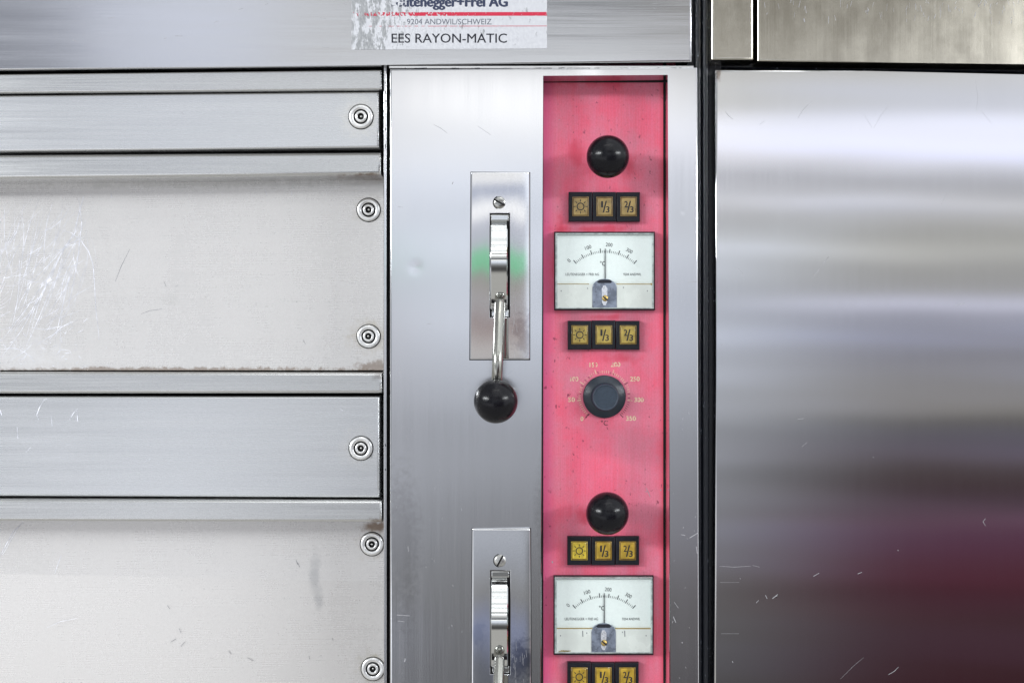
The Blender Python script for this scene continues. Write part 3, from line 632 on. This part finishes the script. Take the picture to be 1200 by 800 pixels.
# ---------- push-button blocks
def sunsym(b, cx, cy, r, y):
    n = 24
    for i in range(n):
        a0, a1 = 2 * math.pi * i / n, 2 * math.pi * (i + 1) / n
        b.flat([W(cx + math.cos(a) * rr, cy - math.sin(a) * rr, y) for a, rr in ((a0, r * .42), (a0, r * .56), (a1, r * .56), (a1, r * .42))], 'ink')
    for i in range(8):
        a = math.pi / 4 * i; d_ = (math.cos(a), math.sin(a)); w = .055 * r
        b.flat([W(cx + d_[0] * q - d_[1] * s_, cy - d_[1] * q - d_[0] * s_, y) for q, s_ in ((r * .68, w), (r, w), (r, -w), (r * .68, -w))], 'ink')
def block(x0, y0, x1, y1, caps, lbl):
    e = part_empty('button_block', oven, (0, 0, 0), lbl)
    w = (x1 - x0) / 3
    fb = B('frame'); yf = YP - .006
    for i in range(3):
        jy = random.uniform(-.4, .4)
        fb.rect(x0 + w * i + (.35 if i else 0), y0 + jy, x0 + w * (i + 1) - (.35 if i < 2 else 0), y1 + jy, yf, YP, .0008, 3)
    fb.build('bezel', e)
    for i in range(3):
        cx = x0 + w * (i + .5) + (i - 1) * .4 + .3; cy = (y0 + y1) / 2 - .2; m = caps[i]
        h = (y1 - y0) / 2 - 7.2; hw = w / 2 - 5.6
        bb = B(m)
        bb.rect(cx - hw - 1.3, cy - h - 1.3, cx + hw + 1.3, cy + h + 1.3, yf - .0008, YP, .0005, 2, 'amberrim')
        bb.rect(cx - hw, cy - h, cx + hw, cy + h, yf - .0022, yf - .0005, .0008, 3, m)
        ys = yf - .0023
        if i == 0: sunsym(bb, cx, cy, h * .82, ys)
        else:
            bb.text('1' if i == 1 else '2', cx - 3.0, cy - 2.6, 1.9 if i == 1 else 3.8, 7.2, ys, 'ink', bold=.12 if i == 1 else .22)
            bb.text('/', cx + .2, cy + .2, 4.6, 13.5, ys, 'ink', bold=.15)
            bb.text('3', cx + 3.6, cy + 3.4, 3.8, 7.2, ys, 'ink', bold=.22)
        bb.build('button', e)
    return e
block(666.5, 225, 750, 259.5, ('tan', 'tan', 'tan'), 'black switch block with three dull tan buttons')
block(665.5, 375.5, 749.5, 409.5, ('olive', 'olive', 'olive'), 'black switch block with three olive yellow buttons')
block(665, 628.5, 749, 662, ('lemon', 'amber', 'amber'), 'black switch block with a bright yellow sun button')
block(665, 776, 748.5, 810, ('amber', 'amber', 'amber'), 'black switch block with three amber buttons')

# ---------- temperature meters
def meter(x0, y0, x1, y1, worn):
    e = part_empty('temperature_meter', oven, (0, 0, 0)); w, h = x1 - x0, y1 - y0
    yf = YP - .010
    X = lambda a: x0 + (a - 649) / 118 * w
    Y = lambda a: y0 + (a - 271) / 92.5 * h
    hb = B('frame'); hb.rect(x0, y0, x1, y1, YP - .006, YP, .0005, 2)
    hb.build('housing', e)
    bz = B('bezel')
    yz = yf
    for (a, b_, c, d_) in ((x0 + 1.2, y0 + 1.6, x1 - 1.2, y0 + 3.4), (x0 + 1.2, y1 - 3.4, x1 - 1.2, y1 - 1.8)): bz.rect(a, b_, c, d_, yz, YP - .0055, .0004, 2)
    for (a, b_, c, d_) in ((x0 + 1.2, y0 + 3.4, x0 + 3.6, y1 - 3.4), (x1 - 3.2, y0 + 3.4, x1 - 1.2, y1 - 3.4)): bz.rect(a, b_, c, d_, yz + .00005, YP - .0055, .0004, 2)
    bz.build('bezel', e)
    yc = YP - .0072
    fc = B('face'); fc.rect(x0 + 3.4, y0 + 2.8, x1 - 3.2, y1 - 2.8, yc, YP - .006)
    ys = yc - .00015; ox, oy, R = X(708.6), Y(344.5), 57.0
    # ticks: 0..350 on an arc; centre below
    ocx, ocy = X(708.4), Y(346.5)
    for i in range(36):
        f = i / 35; a = math.radians(131.5 - 83.5 * f); big = i % 5 == 0
        r0, r1 = 50.4, (55.6 if big else 53.0); tw = .5 if big else .26
        if big and i == 20: r1 = 55
        ca, sa = math.cos(a), math.sin(a)
        kx = w / 118
        fc.flat([W(ocx + ca * r * kx + sa * t_, ocy - sa * r + ca * t_, ys) for r, t_ in ((r0, -tw), (r1, -tw), (r1, tw), (r0, tw))], 'ink')
    for s_, val, cw in (('0', 0, 2.6), ('100', 10, 7.4), ('200', 20, 7.8), ('300', 30, 7.6)):
        a = math.radians(131.5 - 83.5 * val / 35 + (1.5 if val else 4)); r = 60.0 if val else 59
        rot = a - math.pi / 2
        fc.text(s_, ocx + math.cos(a) * r, ocy - math.sin(a) * r, cw, 4.4, ys, 'ink', rot=rot)
    fc.text('°C', X(705.8), Y(308.4), 6.2, 5.4, ys, 'ink', bold=.08)
    fc.text('LEUTENEGGER + FREI AG', X(681.8), Y(321.2), 39, 3.0, ys, 'ink'); fc.text('9204 ANDWIL', X(740.5), Y(321.2), 21, 3.0, ys, 'ink')
    fc.build('face', e, wn=False)
    nd = B('ink'); nx = X(708.7)
    nd.slab([(nx - .35, Y(291)), (nx + .35, Y(291)), (nx + .5, Y(330)), (nx - .6, Y(330))], yc - .0010, yc - .0006); nd.build('needle', e, wn=False)
    lw = B('lower'); lw.rect(x0 + 3.5, Y(333), x1 - 3.3, y1 - 3.0, yc - .0024, yc + .0002, .0003, 2)
    if worn:
        for q in range(7): lw.scratch([(x0 + 6 + q * 1.6, y1 - 4.2), (x0 + 8 + q * 2, y1 - 4.6 + random.uniform(-1, .6))], 1.4, yc - .0026, 'goldline')
        for xx in (x0 + 34, x1 - 34): lw.scratch([(xx, Y(335)), (xx + .3, Y(342))], 1.3, yc - .0025, 'inkgrey')
    for xx, yy_ in ((X(657), Y(340)), (X(688), Y(337)), (X(730), Y(336)), (X(758), Y(340))): lw.scratch([(xx, yy_), (xx + .2, yy_ + 1.5)], 1.3, yc - .0025, 'inkgrey')
    lw.build('lower_cover', e)
    gl_ = B('goldline'); gl_.rect(X(652), Y(332.2), X(696) if worn else X(690), Y(332.9), yc - .0023, yc, 0); gl_.build('glue_line', e, wn=False); gl_ = B('goldline'); gl_.rect(X(722), Y(332.2), X(764.5), Y(333.4), yc - .00232, yc, 0)
    if not worn: lw2 = B('goldline'); lw2.rect(X(762), Y(331.6), X(765.2), Y(334), yc - .0026, yc, .0002, 1); lw2.build('glue_blob', e, wn=False)
    gl_.build('glue_line', e, wn=False)
    # arched movement cover
    cx = X(708); pts = [(cx - 14.5, y1 - 3.2)]
    pts = [(cx - 14.3, Y(337))]
    for i in range(1, 12):
        a = math.pi - math.pi * i / 12; pts.append((cx + 14.3 * math.cos(a) * (1 if abs(math.cos(a)) < .9 else 1), Y(337) - 10.5 * math.sin(a)))
    pts += [(cx + 14.3, Y(337)), (cx + 14.3, y1 - 3.1), (cx - 14.3, y1 - 3.1)]
    cb = B('coil'); cb.slab(pts, yc - .0030, yc, .0003, 2)
    hood_pts = [(cx - 9, Y(329.8)), (cx - 6, Y(327.4)), (cx + 6, Y(327.4)), (cx + 9, Y(329.8)), (cx + 7, Y(331.4)), (cx - 7, Y(331.4))]
    cb.slab(hood_pts, yc - .0034, yc - .0028, .0, 1, 'ink')
    br = [(cx - 3.6, Y(338)), (cx - 1.5, Y(334)), (cx + 1.5, Y(334)), (cx + 3.6, Y(338)), (cx + 3.4, Y(354)), (cx + 1.5, Y(358)), (cx - 1.5, Y(358)), (cx - 3.4, Y(354))]
    cb.slab(br, yc - .0036, yc - .0028, .0003, 2, 'shine')
    cb.build('movement_cover', e)
    sc = B('brass'); c = W(cx + .6, Y(349.3), yc - .0038); r = 3.7 * PX
    sc.lathe(c, [(r, .001), (r, -.0002), (r * .7, -.0008), (.0001, -.0010)], 20, 'brass')
    p0 = c + Vector((0, -.0012, 0)); th = math.radians(-38); d_ = Vector((math.cos(th), 0, math.sin(th))) * r; n_ = Vector((-math.sin(th), 0, math.cos(th))) * r * .2
    sc.prism([p0 - d_ + n_, p0 + d_ + n_, p0 + d_ - n_, p0 - d_ - n_], c.y, mat='ink')
    sc.build('adjusting_screw', e, wn=False)
    gb = B('glass'); gb.flat([W(x0 + 3.5, y0 + 2.9, yf + .0012), W(x0 + 3.5, y1 - 2.9, yf + .0012), W(x1 - 3.2, y1 - 2.9, yf + .0012), W(x1 - 3.2, y0 + 2.9, yf + .0012)]); gb.build('window', e, wn=False)
    return e
meter(649.5, 271.5, 767.5, 363.5, False); meter(648.8, 674.5, 766, 767, True)

# ---------- thermostat dial
th = part_empty('thermostat', oven, (0, 0, 0)); c = W(708.2, 464.5, YP)
k = PX * 1.0317
B('skirt').lathe(c, [(25 * k, 0), (25 * k, -.0022), (24.3 * k, -.0030), (17.5 * k, -.0042), (16.4 * k, -.0048)], 64, 'skirt').build('skirt', th, wn=False)
cc = W(708.2, 464.5, YP - .004)
B('knobcap').lathe(W(708.5, 465, YP), [(16.2 * k, -.0045), (15.4 * k, -.013), (14.6 * k, -.0146), (13.6 * k, -.0140), (13.2 * k, -.0136)], 64, 'knobcap').build('cap', th, wn=False)
mk = B('dialink'); ys = YP - .0002
for i in range(57):
    f = i / 56; a = math.radians(228 - 276 * f); big = i % 8 == 0; r0, r1, tw = 27.5, (33.0 if big else 30.5), (.42 if big else .26)
    ca, sa = math.cos(a), math.sin(a)
    m_ = 'dialdark' if f > .87 or random.random() < .15 else 'dialink'
    mk.flat([W(708.2 + ca * r + sa * t_, 464.5 - sa * r + ca * t_, ys) for r, t_ in ((r0, -tw), (r1, -tw), (r1, tw), (r0, tw))], m_)
mk.flat([W(708.2 + q * math.cos(math.radians(229)) + s_, 464.5 - q * math.sin(math.radians(229)) , ys - .00005) for q, s_ in ((27, -.5), (36, -.1), (36, .1), (27, .9))], 'dialdark')
for s_, x_, y_, w_ in (('0', 682, 490.5, 3.2), ('50', 669.8, 468, 8), ('100', 673, 444, 9.5), ('150', 695.5, 427.3, 9.5), ('200', 721.3, 427, 11.5), ('250', 744.0, 443.8, 11.5), ('300', 748.8, 468.2, 11.5), ('350', 739.5, 490, 12)):
    mk.text(s_, x_, y_, w_ * .95, 5.3, ys, 'dialink', bold=.15)
mk.text('°C', 708.3, 495.3, 8, 6, ys, 'dialdark', bold=.1)
mk.build('scale_markings', th, wn=False)
